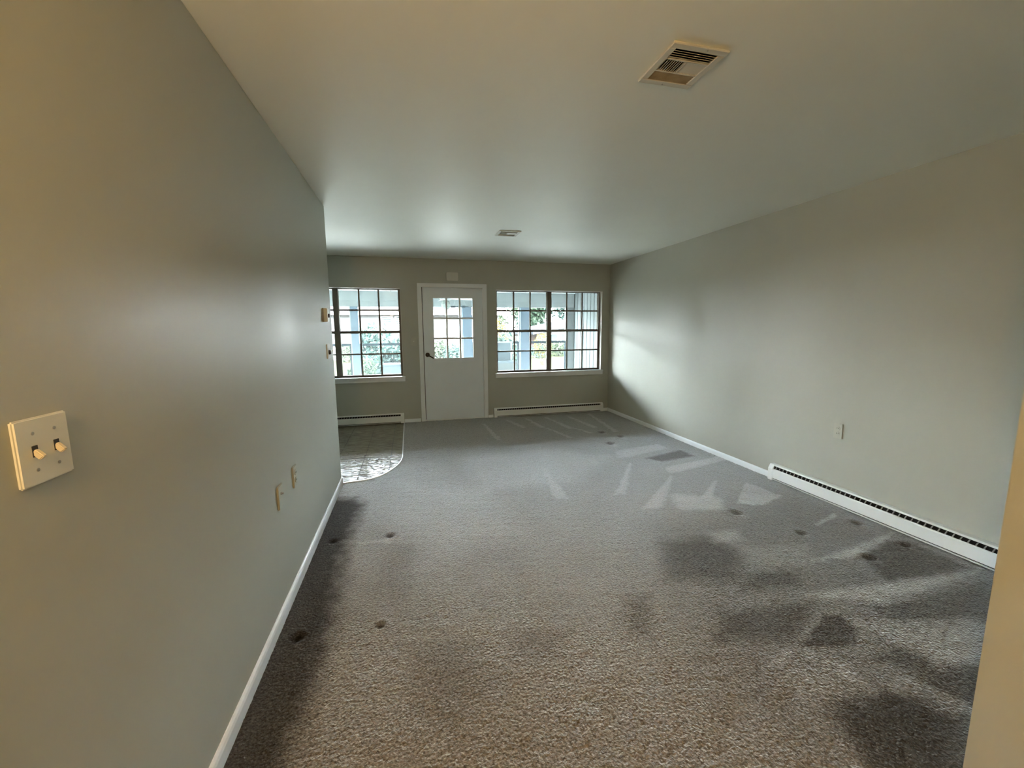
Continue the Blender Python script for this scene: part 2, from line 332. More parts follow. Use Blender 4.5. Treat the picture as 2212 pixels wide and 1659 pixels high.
# ------------------------------------------------------------------ carpet with dents, vacuum strokes and a painted dark strip
def floor_pts(px): return np.array([tuple(at(u, v, 2, 0.0).xy) for u, v in px])
STROKES_SHADE = [([(1440,1150),(1560,1090),(1720,1070),(2180,1250),(2120,1720),(1760,1720),(1560,1480),(1480,1300)], -.20, .35),   # photo-pixel outline, strength, edge softness (m); this first one darkens the right half broadly
 ([(1175,1012),(1199,1075),(1228,1077)], .28, .03), ([(1362,1000),(1330,1068),(1350,1066)], .30, .03), ([(1451,1028),(1391,1099),(1429,1095)], .38, .03),
 ([(1546,1038),(1516,1075),(1536,1075)], .40, .02), ([(1455,1070),(1556,1075),(1560,1099),(1470,1099)], .42, .06), ([(1536,1151),(1590,1145),(1606,1168),(1540,1175)], .35, .05),
 ([(1429,1171),(1540,1160),(1600,1200),(1590,1254),(1440,1250)], -.25, .08), ([(1346,1294),(1401,1290),(1405,1373),(1356,1370)], -.22, .07),
 ([(1613,1044),(1687,1071),(1647,1091),(1593,1087)], .45, .025), ([(1758,1133),(1802,1109),(1806,1115),(1766,1135)], .45, .015),
 ([(1754,1212),(1929,1151),(1900,1180),(1842,1207)], .48, .03), ([(1857,1199),(1897,1172),(1960,1167),(2096,1226),(1917,1256)], -.25, .04),
 ([(1738,1286),(2116,1230),(2016,1272),(1897,1302)], .45, .04), ([(2136,1258),(2143,1334),(1917,1342),(1897,1314)], -.22, .04),
 ([(1770,1334),(1814,1330),(1850,1357),(1842,1397),(1722,1397)], -.34, .025), ([(1560,1322),(1754,1302),(1722,1381),(1540,1385)], -.26, .05),
 ([(1768,1334),(1780,1336),(1690,1437),(1660,1440)], .34, .02), ([(1850,1346),(2132,1350),(2120,1429),(2028,1441)], .26, .04),
 ([(1881,1421),(1945,1397),(2016,1429),(2012,1453),(1969,1453)], -.28, .03), ([(2028,1445),(2125,1433),(2110,1528),(1977,1465)], -.34, .03),
 ([(1802,1524),(1921,1489),(2096,1556),(2080,1700),(1897,1680),(1810,1564)], -.45, .06), ([(1740,1415),(1812,1425),(1885,1487),(1969,1470),(1881,1496),(1800,1440)], .35, .03),  # first outline: broad dark patch in the near right corner
 ([(1700,1450),(1790,1440),(1860,1490),(1800,1520),(1690,1500)], .18, .06),
 ([(1395,990),(1470,972),(1500,985),(1430,997)], -.30, .04), ([(1440,1010),(1560,985),(1570,992),(1450,1022)], .40, .03), ([(1330,975),(1420,960),(1440,968),(1340,990)], .25, .05),
 ([(1000,990),(1180,970),(1320,985),(1250,1040),(1050,1060)], .12, .15), ([(870,1040),(1050,1060),(1120,1150),(980,1200),(860,1120)], .14, .2),
 ([(700,1078),(765,1076),(785,1092),(748,1180),(730,1300),(698,1440),(640,1600),(590,1720),(380,1760),(480,1470),(630,1170)], -.55, .09),  # dark strip by the partition: leaning pile with shade painted in
 ([(770,1172),(865,1161),(866,1166),(772,1178)], .28, .012), ([(800,1280),(850,1180),(890,1180),(880,1330)], -.10, .08),
 ([(905,1410),(1010,1390),(1060,1480),(980,1560),(900,1520)], -.16, .12), ([(1120,1360),(1220,1370),(1200,1420),(1110,1410)], -.14, .08),
 ([(1600,1180),(1740,1180),(1760,1225),(1620,1225)], .20, .07), ([(1620,1240),(1720,1235),(1730,1265),(1600,1275)], -.22, .05),
]
for a, b in (((1043,916),(1074,950)), ((1092,907),(1128,923)), ((1134,903),(1168,923)), ((1175,901),(1230,925)), ((1221,898),(1282,923)), ((1270,894),(1327,932)), ((1180,925),(1228,945)), ((1240,925),(1275,935))):
    STROKES_SHADE.append(([a, (a[0]+4, a[1]), (b[0]+8, b[1]), (b[0], b[1]+1)], .38, .02))
DENTS = [((719,1170), .030), ((843,1157), .030), ((822,1351), .022), ((643,1378), .030), ((1300,934), .045), ((1340,943), .045), ((1318,958), .05), ((1590,1108), .04), ((1878,1205), .035), ((1850,1130), .035), ((1955,1178), .03), ((1730,1152), .03)]
GS = 0.01
gx = np.arange(XL, XR+GS, GS); gx = np.minimum(gx, XR); gy = np.arange(YR, YB+GS, GS); gy = np.minimum(gy, YB)
nx, ny = len(gx), len(gy); PX, PY = np.meshgrid(gx, gy, indexing='ij')
nap_shade = np.ones_like(PX)
def polymask(poly, soft, X, Yy):
    inside = np.zeros(X.shape, bool); dist = np.full(X.shape, 1e9); k = len(poly)
    for i in range(k):
        (x0, y0), (x1, y1) = poly[i], poly[(i+1) % k]
        c = ((y0 > Yy) != (y1 > Yy)) & (X < (x1-x0)*(Yy-y0)/((y1-y0) if abs(y1-y0) > 1e-9 else 1e-9)+x0); inside ^= c
        dx, dy = x1-x0, y1-y0; t = np.clip(((X-x0)*dx+(Yy-y0)*dy)/(dx*dx+dy*dy+1e-12), 0, 1)
        dist = np.minimum(dist, np.hypot(X-x0-t*dx, Yy-y0-t*dy))
    s = np.where(inside, dist, -dist)/soft*0.5+0.5; s = np.clip(s, 0, 1); return s*s*(3-2*s)
lump = sum(np.sin(PX*a+PY*b+c)*w for a, b, c, w in [(rng.uniform(-70, 70), rng.uniform(-70, 70), rng.uniform(0, 6), 0.0035) for _ in range(14)])
for px, k, soft in STROKES_SHADE:
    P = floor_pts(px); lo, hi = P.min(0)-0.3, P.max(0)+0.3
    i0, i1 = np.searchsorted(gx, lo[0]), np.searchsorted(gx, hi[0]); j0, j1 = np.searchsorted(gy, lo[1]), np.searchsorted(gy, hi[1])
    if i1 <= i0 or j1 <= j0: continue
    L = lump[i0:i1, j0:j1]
    nap_shade[i0:i1, j0:j1] *= 1+k*(1.15 if k > 0 else 1.35)*polymask(P, soft, PX[i0:i1, j0:j1]+L, PY[i0:i1, j0:j1]+L*0.7)
PZ = 0.0012*rng.standard_normal(PX.shape) + lump*0.04
for px, r in DENTS:
    c = at(*px, 2, 0.0); d2 = ((PX-c.x)**2+(PY-c.y)**2)/(r*r)
    g = np.exp(-d2*1.1); PZ -= 0.013*g; PZ += 0.004*np.exp(-((np.sqrt(d2)-1.5)/0.5)**2); nap_shade *= 1-(0.78 if px[0] < 900 else 0.45)*g; nap_shade *= 1+0.22*np.exp(-(((PX-c.x)**2+(PY-c.y+1.6*r)**2)/(r*r)))
PZ = np.maximum(PZ, -0.0105)
keep_v = ~(((PX > XJ) & (PY < YJ)))
vb = np.array(VEDGE[:-1])
in_vinyl = np.zeros_like(PX, bool)
yv = np.interp(PX, vb[::-1, 0], vb[::-1, 1]); in_vinyl = (PX < -0.125) & (PY > yv)
ok = keep_v & ~in_vinyl
fi, fj = np.meshgrid(np.arange(nx-1), np.arange(ny-1), indexing='ij')
fk = ok[:-1, :-1] & ok[1:, :-1] & ok[1:, 1:] & ok[:-1, 1:]
idx = (np.arange(nx*ny).reshape(nx, ny))
F4 = np.stack([idx[:-1, :-1], idx[1:, :-1], idx[1:, 1:], idx[:-1, 1:]], -1)[fk]
used = np.zeros(nx*ny, bool); used[F4.ravel()] = True; remap = np.cumsum(used)-1
V = np.stack([PX.ravel(), PY.ravel(), PZ.ravel()], -1)[used]; F4 = remap[F4]
me = bpy.data.meshes.new('carpet'); me.vertices.add(len(V)); me.vertices.foreach_set('co', V.ravel())
me.loops.add(len(F4)*4); me.loops.foreach_set('vertex_index', F4.ravel().astype(np.int32))
me.polygons.add(len(F4)); me.polygons.foreach_set('loop_start', np.arange(0, len(F4)*4, 4, dtype=np.int32)); me.polygons.foreach_set('use_smooth', np.ones(len(F4), bool))
a_ = me.attributes.new('nap_shade', 'FLOAT', 'POINT'); a_.data.foreach_set('value', nap_shade.ravel()[used].astype(np.float32))
me.update(calc_edges=True); me.materials.append(M['carpet'])
co = bpy.data.objects.new('carpet', me); C.objects.link(co); tag(co, 'worn grey brown cut pile carpet with vacuum strokes and furniture dents', 'carpet', kind='stuff')

# ------------------------------------------------------------------ baseboards
def baseboard(name, axis, a, b, face, sgn, h, label):
    t = 0.013; prof = [(0, 0), (t, 0), (t, h*0.72), (t*0.75, h*0.90), (t*0.35, h), (0, h)]
    prof = [(face+sgn*p, q-0.01 if q == 0 else q) for p, q in prof]
    tag(MB().extrude(prof, axis, a, b).build(name, 'trim'), label, 'baseboard', kind='structure')
baseboard('baseboard_left', 1, YR, YE, XL, 1, 0.070, 'white baseboard along the partition wall with light switches')
baseboard('baseboard_right', 1, 3.022, YB, XR, -1, 0.055, 'white baseboard along the long side wall beyond its heater')
baseboard('baseboard_back', 0, -0.118, 0.128, YB, -1, 0.052, 'short white baseboard between left heater and door casing')
baseboard('baseboard_door', 0, 1.192, 1.272, YB, -1, 0.045, 'tiny white baseboard between door casing and right heater')
baseboard('baseboard_corner', 0, 3.178, XR-0.012, YB, -1, 0.050, 'tiny white baseboard between heater end and side wall')
baseboard('baseboard_hall', 1, YR, YJ, XJ, -1, 0.070, 'white baseboard of the hall wall')

# ------------------------------------------------------------------ windows
def window(name, O, label):
    x0, x1, z0, z1 = O; w = thing(name, label, 'window', ((x0+x1)/2, YB+0.07, z0), kind='structure')
    yi, yo = YB+0.075, YB+0.125; cx = (x0+x1)/2; fw = 0.032
    # reveal lining
    MB().box(x0, x0+0.006, YB+0.001, yi, z0, z1).build('reveal', 'reveal', w); MB().box(x1-0.006, x1, YB+0.001, yi, z0, z1).build('reveal', 'reveal', w)
    MB().box(x0+0.006, x1-0.006, YB+0.001, yi, z1-0.006, z1).build('reveal', 'reveal', w)
    fr = MB(); fr.box(x0, x0+fw, yi, yo, z0, z1); fr.box(x1-fw, x1, yi, yo, z0, z1); fr.box(x0+fw, x1-fw, yi, yo, z1-0.018, z1); fr.box(x0+fw, x1-fw, yi, yo, z0, z0+0.022)
    fr.build('frame', 'bronze', w)
    MB().box(cx-0.036, cx+0.036, yi-0.004, yo, z0+0.022, z1-0.018).build('mullion', 'bronze', w, bevel=0.003)
    zt, zb, zm = z1-0.018, z0+0.022, 1.380
    mz = [1.704, 1.055]
    for s in (0, 1):
        a, b = (x0+fw, cx-0.036) if s == 0 else (cx+0.036, x1-fw)
        for sash, (q0, q1, zmid, dy) in enumerate(((zm, zt, mz[0], 0.026), (zb, zm, mz[1], 0.0))):
            y = yi+0.008+dy; sn = MB()
            r = 0.006
            sn.box(a, a+r, y, y+0.018, q0, q1); sn.box(b-r, b, y, y+0.018, q0, q1)
            t0, t1 = (q0-0.019, q0+0.019) if sash == 0 else (q1-0.019, q1+0.019)
            if sash == 0: sn.box(a+r, b-r, y, y+0.018, q0-0.019, q0+0.019); sn.box(a+r, b-r, y, y+0.018, q1-0.004, q1); lo, hi = q0+0.019, q1-0.004
            else: sn.box(a+r, b-r, y, y+0.018, q1-0.019, q1+0.012); sn.box(a+r, b-r, y, y+0.018, q0, q0+0.006); lo, hi = q0+0.006, q1-0.019
            so = sn.build('upper_sash' if sash == 0 else 'lower_sash', 'bronze', w)
            n3 = (b-a-2*r)/3; mw = 0.0118
            for k in (1, 2):
                xx = a+r+k*n3; MB().box(xx-mw, xx+mw, y+0.002, y+0.016, lo, hi).build('muntin', 'bronze', so)
            MB().box(a+r, b-r, y+0.003, y+0.015, zmid-mw, zmid+mw).build('muntin', 'bronze', so)
            for k in range(3):
                for (p, q) in ((lo, zmid-mw), (zmid+mw, hi)):
                    g0 = a+r+k*n3+(mw if k else 0); g1 = a+r+(k+1)*n3-(mw if k < 2 else 0)
                    MB().box(g0, g1, y+0.0075, y+0.0105, p, q).build('pane', 'glass', so)
    MB().box(x0-0.024, x1+0.026, YB-0.036, yi, 0.694, 0.716).build('sill', 'trim', w, bevel=0.005)
    MB().box(x0-0.020, x1+0.022, YB-0.026, YB, 0.640, 0.694).build('apron', 'trim', w, bevel=0.003)
window('window_1', WL, 'twin double hung window half hidden behind the partition wall end')
window('window_2', WR, 'full twin double hung window between door and long side wall')

# ------------------------------------------------------------------ door
d = thing('door_1', 'white front door with a nine pane window and dark lever handle', 'door', (0.664, YB, 0), kind='structure')
cs = MB()
cs.box(0.139, 0.200, YB-0.018, YB, 0, 2.098); cs.box(1.127, 1.188, YB-0.018, YB, 0, 2.098); cs.box(0.139, 1.188, YB-0.0185, YB, 2.040, 2.0985)
cs.build('casing', 'trim', d, bevel=0.004)
jb = MB(); jb.box(0.187, 0.203, YB, YB+0.12, 0, 2.062); jb.box(1.124, 1.140, YB, YB+0.12, 0, 2.062); jb.box(0.187, 1.140, YB, YB+0.12, 2.047, 2.065); jb.build('jamb', 'trim', d)
st_ = MB(); st_.box(0.203, 0.222, YB+0.056, YB+0.09, 0.016, 2.047); st_.box(1.106, 1.124, YB+0.056, YB+0.09, 0.016, 2.047); st_.box(0.222, 1.106, YB+0.056, YB+0.09, 2.028, 2.047); st_.build('gap_shade_stop', 'slot', d)  # door stop coloured dark to stand in for shade in the gap
MB().box(0.203, 1.124, YB+0.0, YB+0.13, -0.01, 0.016).build('threshold', 'trim', d, bevel=0.003)
GX0, GX1, GZ0, GZ1 = 0.366, 0.970, 0.972, 1.886
sl = MB(); wall_xz(sl, 0.213, 1.121, YB+0.012, YB+0.055, 0.018, 2.043, [(GX0, GX1, GZ0, GZ1)]); slab = sl.build('slab', 'door', d)
st = MB()
for (a, b, c, e) in ((GX0-0.014, GX1+0.014, GZ1-0.003, GZ1+0.018), (GX0-0.014, GX1+0.014, GZ0-0.018, GZ0+0.003), (GX0-0.014, GX0+0.003, GZ0+0.003, GZ1-0.003), (GX1-0.003, GX1+0.014, GZ0+0.003, GZ1-0.003)): st.box(a, b, YB+0.006, YB+0.0125, c, e)
st.build('glazing_bead', 'door', slab, bevel=0.002)
for k in (1, 2):
    xx = GX0+(GX1-GX0)*k/3; MB().box(xx-0.013, xx+0.013, YB+0.010, YB+0.050, GZ0, GZ1).build('muntin', 'door', slab)
    zz = GZ0+(GZ1-GZ0)*k/3; MB().box(GX0, GX1, YB+0.011, YB+0.049, zz-0.013, zz+0.013).build('muntin', 'door', slab)
for i in range(3):
    for j in range(3):
        a = GX0+(GX1-GX0)*i/3+(0.013 if i else 0); b = GX0+(GX1-GX0)*(i+1)/3-(0.013 if i < 2 else 0)
        c = GZ0+(GZ1-GZ0)*j/3+(0.013 if j else 0); e = GZ0+(GZ1-GZ0)*(j+1)/3-(0.013 if j < 2 else 0)
        MB().box(a, b, YB+0.030, YB+0.033, c, e).build('pane', 'glass', slab)
hx, hz = 0.262, 1.030
hd = MB().tube((hx, YB+0.013, hz), (hx, YB-0.004, hz), 0.034, 0.031, 24).build('handle', 'handle', slab); hd['label'] = 'dark bronze round rose with lever'
hd2 = MB().tube((hx, YB-0.004, hz), (hx, YB-0.045, hz), 0.011, 0.011, 14).tube((hx-0.008, YB-0.044, hz+0.006), (hx+0.088, YB-0.050, hz-0.052), 0.011, 0.008, 12).build('lever', 'handle', hd)
for hz_ in (0.25, 1.02, 1.82): MB().tube((1.124, YB-0.004, hz_-0.045), (1.124, YB-0.004, hz_+0.045), 0.006, None, 10).build('hinge', 'trim', d)

# chime box above the door
c = thing('door_chime', 'small wall coloured chime box above the front door', 'door chime', (0.662, YB, 2.138))
MB().box(0.574, 0.750, YB-0.042, YB-0.004, 2.140, 2.260).build('cover', 'chime', c, bevel=0.006)
MB().box(0.580, 0.744, YB-0.006, YB, 2.146, 2.254).build('base', 'slot', c)

# ------------------------------------------------------------------ electric baseboard heaters (length along +x, wall at y = 0, front to -y)
def heater(label, L, loc, rotz):
    r = thing('baseboard_heater', label, 'heater', loc, rotz, 'white electric baseboard heaters')
    D, Hh = 0.066, 0.152
    MB().box(0, L, -0.006, 0, 0.012, Hh).build('back_plate', 'heater', r, local=True)
    pr = [(-0.006, 0.146), (-0.040, 0.146), (-0.046, 0.141), (-0.050, 0.141), (-0.043, Hh), (-0.006, Hh)]
    MB().extrude(pr, 0, 0.05, L-0.05).build('top_cap', 'heater', r, local=True)
    fp = [(-D, 0.030), (-D, 0.108), (-0.0625, 0.115), (-0.057, 0.1165), (-0.057, 0.113), (-0.061, 0.107), (-0.061, 0.030)]
    MB().extrude(fp, 0, 0.05, L-0.05).build('front_panel', 'heater', r, local=True)
    MB().box(0.05, L-0.05, -0.050, -0.046, 0.012, 0.140).build('dark_liner', 'dark', r, local=True)
    MB().extrude([(-0.060, 0.012), (-0.060, 0.019), (-0.046, 0.019), (-0.046, 0.012)], 0, 0.05, L-0.05).build('bottom_lip', 'heater', r, local=True)
    fm = MB(); k = 0.075
    while k < L-0.06: fm.box(k-0.0025, k+0.0025, -0.0575, -0.0505, 0.113, 0.139, Matrix.Rotation(0.35, 3, 'Y')); k += 0.0365
    f = fm.build('fin_row', 'fin', r, local=True); f['kind'] = 'stuff'
    for a in (0, L-0.05):
        ep = [(0, 0.006), (-D-0.001, 0.006), (-D-0.001, 0.112), (-0.045, Hh+0.001), (0, Hh+0.001)]
        MB().extrude(ep, 0, a, a+0.05).build('end_cap', 'heater', r, local=True, bevel=0.002)
    return r
heater('white baseboard heater under the window beside the partition wall', 1.95, (-2.072, YB, 0), 0)
heater('white baseboard heater under the window beside the long side wall', 1.90, (1.274, YB, 0), 0)
heater('white baseboard heater on the long side wall under a painted socket', 1.95, (XR, 3.02, 0), -PI/2)

# ------------------------------------------------------------------ wall plates; local frame: plate in the yz plane, facing +x
def plate(name, label, cat, y0, y1, z0, z1, x, sgn, t, m, group=None):
    r = thing(name, label, cat, (x, (y0+y1)/2, (z0+z1)/2), 0 if sgn > 0 else PI, group)
    w, h = (y1-y0)/2, (z1-z0)/2
    MB().box(0, t, -w, w, -h, h).build('cover_plate', m, r, local=True, bevel=min(0.003, t*0.35)); return r, w, h, t
# near double switch
r, w, h, t = plate('light_switch', 'large ivory double toggle switch plate alone on the partition wall', 'switch', 0.853, 0.966, 1.148, 1.268, XL, 1, 0.008, 'plate')
for yy in (-0.023, 0.023):
    MB().box(t-0.001, t+0.0012, yy-0.0055, yy+0.0055, -0.009, 0.011).build('toggle_slot', 'slot', r, local=True)
    tg = MB().box(t-0.002, t+0.016, yy-0.0045, yy+0.0045, -0.0045, 0.0055, Matrix.Rotation(0.85, 3, 'Y'), (t, yy, 0.0)).build('toggle', 'toggle', r, local=True, bevel=0.0015)
    for zz in (-0.033, 0.033): MB().tube((t-0.001, yy, zz), (t+0.0010, yy, zz), 0.0032, None, 12).build('screw', 'steel', r, local=True)
# two low plates on the left wall
r, w, h, t = plate('wall_outlet', 'slim ivory outlet low on partition wall, nearer the tiled nook', 'outlet', 2.406, 2.478, 0.548, 0.668, XL, 1, 0.009, 'plate_painted')
for zz in (-0.021, 0.021):
    s = MB().tube((t-0.001, 0, zz), (t+0.0035, 0, zz), 0.0165, None, 20).build('socket', 'plate_painted', r, local=True)
    for yy in (-0.006, 0.006): MB().box(t+0.003, t+0.0042, yy-0.0013, yy+0.0013, zz-0.004, zz+0.006).build('slot', 'slot', s, local=True)
r, w, h, t = plate('cable_jack', 'ivory cable jack plate with a small metal stud beside the low outlet', 'cable jack', 2.134, 2.206, 0.538, 0.658, XL, 1, 0.009, 'plate_painted')
MB().tube((t-0.001, 0, 0.016), (t+0.004, 0, 0.016), 0.0075, None, 6).tube((t+0.003, 0, 0.016), (t+0.013, 0, 0.016), 0.0048, None, 14).build('stud', 'steel', r, local=True)
r, w, h, t = plate('wall_outlet', 'wall coloured outlet above the heater on the long side wall', 'outlet', 2.428, 2.498, 0.535, 0.655, XR, -1, 0.007, 'plate_painted')
for zz in (-0.021, 0.021):
    s = MB().tube((t-0.001, 0, zz), (t+0.003, 0, zz), 0.0165, None, 20).build('socket', 'plate_painted', r, local=True)
    for yy in (-0.006, 0.006): MB().box(t+0.0025, t+0.0037, yy-0.0013, yy+0.0013, zz-0.004, zz+0.006).build('slot', 'slot', s, local=True)
# single switch beside the door (plate in the xz plane)
r = thing('light_switch', 'wall coloured single toggle switch beside the front door casing', 'switch', (0.064, YB, 1.234), -PI/2)
MB().box(0, 0.007, -0.036, 0.036, -0.058, 0.058).build('cover_plate', 'plate_painted', r, local=True, bevel=0.0025)
MB().box(0.006, 0.022, -0.005, 0.005, -0.004, 0.012, Matrix.Rotation(-0.4, 3, 'Y')).build('toggle', 'plate', r, local=True, bevel=0.0015)
# thermostat and control plate near the end of the partition
r = thing('thermostat', 'boxy white thermostat with dark dial at the partition wall end', 'thermostat', (XL, 3.585, 1.535))
MB().box(0, 0.010, -0.040, 0.040, -0.054, 0.054).build('base', 'fin', r, local=True)
MB().box(0.008, 0.036, -0.038, 0.038, -0.053, 0.053).build('cover', 'plate', r, local=True, bevel=0.003)
MB().tube((0.034, 0.0, -0.004), (0.046, 0.0, -0.004), 0.017, 0.015, 20).build('dial', 'slot', r, local=True)
r = thing('wall_timer', 'white control plate with dark knob and pointer below the thermostat', 'wall control', (XL, 3.66, 1.243))
MB().box(0, 0.010, -0.058, 0.058, -0.060, 0.060).build('cover_plate', 'plate', r, local=True, bevel=0.003)
kb = MB().tube((0.009, 0.0, -0.008), (0.026, 0.0, -0.008), 0.019, 0.016, 20).build('knob', 'slot', r, local=True)
MB().tube((0.024, 0.0, -0.006), (0.040, 0.016, 0.010), 0.004, 0.003, 10).build('pointer', 'plate', kb, local=True)

# ------------------------------------------------------------------ ceiling registers
def register(label, O):
    x0, x1, y0, y1 = O; r = thing('ceiling_register', label, 'air vent', ((x0+x1)/2, (y0+y1)/2, HC), 0, 'ceiling air registers')
    z = HC-0.010; b = 0.014
    du = MB(); du.box(x0-0.004, x0, y0, y1, HC, HC+0.11); du.box(x1, x1+0.004, y0, y1, HC, HC+0.11); du.box(x0, x1, y0-0.004, y0, HC, HC+0.11); du.box(x0, x1, y1, y1+0.004, HC, HC+0.11); du.box(x0, x1, y0, y1, HC+0.105, HC+0.11)
    du.build('duct', 'dark', r)
    fr = MB()
    def ring(a0, a1, c0, c1, w, zl, zh):
        fr.box(a0, a1, c0, c0+w, zl, zh); fr.box(a0, a1, c1-w, c1, zl, zh); fr.box(a0, a0+w, c0+w, c1-w, zl, zh); fr.box(a1-w, a1, c0+w, c1-w, zl, zh)
    ring(x0-0.014, x1+0.014, y0-0.014, y1+0.014, 0.030, z, HC-0.0005)
    fr.build('frame', 'vent', r, bevel=0.003, seg=1)
    X0, X1, Y0, Y1 = x0+b, x1-b, y0+b, y1-b; xm = (X0+X1)/2
    ya, yb = Y0+0.058, Y0+0.132
    bars = MB(); bars.box(X0, X1, ya, ya+0.006, z+0.001, HC); bars.box(X0, X1, yb, yb+0.006, z+0.001, HC); bars.box(xm-0.003, xm+0.003, ya+0.006, yb, z+0.001, HC); bars.build('divider', 'vent', r)
    def slats(n, p, q, fixed, along, ang, m):
        for k in range(n):
            t = p+(q-p)*(k+0.5)/n
            if along == 'x': MB().box(fixed[0], fixed[1], t-0.0055, t+0.0055, HC-0.0055, HC-0.0043, Matrix.Rotation(ang, 3, 'X')).build('slat', m, r)
            else: MB().box(t-0.0042, t+0.0042, fixed[0], fixed[1], HC-0.0055, HC-0.0043, Matrix.Rotation(ang, 3, 'Y')).build('slat', m, r)
    slats(5, Y0, ya, (X0, X1), 'x', 0.62, 'vent')
    slats(9, X0, xm-0.003, (ya+0.006, yb), 'y', -0.95, 'vent')
    slats(9, xm+0.003, X1, (ya+0.006, yb), 'y', 0.55, 'vent')
    slats(5, yb+0.006, Y1, (X0, X1), 'x', -0.45, 'vent_dirty')
    for (sx, sy) in ((xm+0.03, y0-0.001), (xm-0.01, y1+0.002)): MB().tube((sx, sy, z+0.001), (sx, sy, z-0.0015), 0.0035, None, 10).build('screw', 'steel', r)
register('stained square ceiling register close to the hall opening', V1)
register('square ceiling register in front of the glazed door', V2)

# ------------------------------------------------------------------ warm wall sconce of the hall, behind the camera
SX, SY, SZ = XL+0.155, -0.30, 1.90
BULB_W, BULB_R = 40.0, 0.055
M['bulb'] = mat('warm_bulb', (0.8, 0.7, 0.5), 0.4, 0.3, emit=(1.0, 0.62, 0.28), estr=BULB_W/(4*PI*PI*BULB_R**2))
r = thing('wall_sconce', 'warm bulb wall sconce on the partition wall of the hall', 'lamp', (XL, SY, SZ-0.12))
MB().tube((XL, SY, SZ-0.12), (XL+0.018, SY, SZ-0.12), 0.055, 0.050, 24).build('back_plate', 'brass', r)
MB().tube((XL+0.016, SY, SZ-0.12), (SX, SY, SZ-0.12), 0.009, None, 12).tube((SX, SY, SZ-0.125), (SX, SY, SZ-0.085), 0.012, None, 12).build('arm', 'brass', r)
MB().lathe((SX, SY, SZ-0.09), [(0.012, 0), (0.022, 0.006), (0.024, 0.036), (0.020, 0.040)], 20).build('socket', 'brass', r, smooth=True)
MB().lathe((SX, SY, SZ), [(0.004, -0.055), (0.022, -0.050), (0.040, -0.037), (0.052, -0.016), (0.055, 0.0), (0.052, 0.018), (0.040, 0.038), (0.022, 0.050), (0.004, 0.055)], 20).build('bulb', 'bulb', r, smooth=True)

# ================================================================== outside
GZ = -0.35
PY0, PY1 = YB+0.14, 9.05
tag(MB().box(-9, 9, 9.0, 13.2, GZ, GZ+0.03).build('bounce_slab', 'paving'), 'unseen pale paving added to bounce daylight indoors', 'bounce_slab', kind='structure')  # out of sight; added to throw daylight up onto the ceiling
tag(MB().box(-60, 70, 9.2, 140, GZ-0.3, GZ).build('lawn', 'grass'), 'sunny mown lawn beyond the porch', 'lawn', kind='structure')
tag(MB().box(-60, 70, -40, 9.2, GZ-0.3, GZ).build('ground', 'grass'), 'grass ground around the house', 'ground', kind='structure')
tag(MB().box(-5.5, 3.75, PY0, 9.0, GZ, -0.10).build('porch_floor', 'paving'), 'concrete porch floor outside the front door', 'porch floor', kind='structure')
# porch ceiling panels, seams and roof
pr = thing('porch_roof', 'white panelled porch ceiling under the roof', 'porch roof', (0, 7.8, 2.16), kind='structure')
zc = lambda y: 2.33-(y-PY0)*(2.33-2.165)/(8.60-PY0)
k = -5.5; pw = 0.305
pan = None
while k < 3.7:
    q = MB(); a, b = k+0.006, k+pw-0.006
    vv = [(a, PY0, zc(PY0)), (b, PY0, zc(PY0)), (b, 8.62, zc(8.62)), (a, 8.62, zc(8.62))]
    if pan is None:
        q.v = [(x-k, y, z) for x, y, z in vv]+[(x-k, y, z+0.02) for x, y, z in vv]; q.f = [(0, 1, 2, 3), (7, 6, 5, 4), (0, 4, 5, 1), (1, 5, 6, 2), (2, 6, 7, 3), (3, 7, 4, 0)]
        pan = q.build('ceiling_panel', 'porch_ceiling', pr, local=True); pan.location = (k, -7.8, -2.16)
    else: clone(pan, pr, (k, -7.8, -2.16))
    k += pw
MB().quad((-5.6, PY0, 2.36), (3.8, PY0, 2.36), (3.8, 9.3, 2.21), (-5.6, 9.3, 2.21)).build('deck_board', 'groove', pr)
mb = MB(); mb.v = [(-5.7, -3.5, 4.2), (4.0, -3.5, 4.2), (4.0, 9.35, 2.26), (-5.7, 9.35, 2.26), (-5.7, -3.5, 4.3), (4.0, -3.5, 4.3), (4.0, 9.35, 2.36), (-5.7, 9.35, 2.36)]
mb.f = [(0, 1, 2, 3), (7, 6, 5, 4), (0, 4, 5, 1), (1, 5, 6, 2), (2, 6, 7, 3), (3, 7, 4, 0)]; mb.build('shingle_roof', 'roof2', pr)
bm_ = thing('porch_beam', 'pale grey boxed beam along the porch edge', 'beam', (0, 8.66, 1.865), kind='structure')
MB().box(-5.5, 3.56, 8.60, 8.72, 1.975, 2.165).build('upper_board', 'beam', bm_)
MB().box(-5.5, 3.56, 8.612, 8.71, 1.865, 1.975).build('lower_board', 'beam', bm_)
# posts
post_names = {-2.14: 'pale blue porch post hidden behind the partition', -1.025: 'pale blue porch post seen through the window beside the partition', 0.08: 'pale blue porch post between window and door', 1.18: 'pale blue porch post seen through the door panes', 2.42: 'pale blue porch post in the middle of the twin window view'}
for px_, lab in post_names.items():
    if px_ < -2: continue
    hw = 0.068 if px_ < 0.5 else 0.095
    r = thing('porch_post', lab, 'post', (px_, 8.66, -0.10), 0, 'porch posts')
    MB().box(px_-hw, px_+hw, 8.66-hw, 8.66+hw, -0.10, 1.865).build('shaft', 'post', r, bevel=0.006)
    MB().box(px_-hw-0.02, px_-hw+0.012, 8.62, 8.70, -0.10, 1.864).build('corner_board', 'porch_white', r)
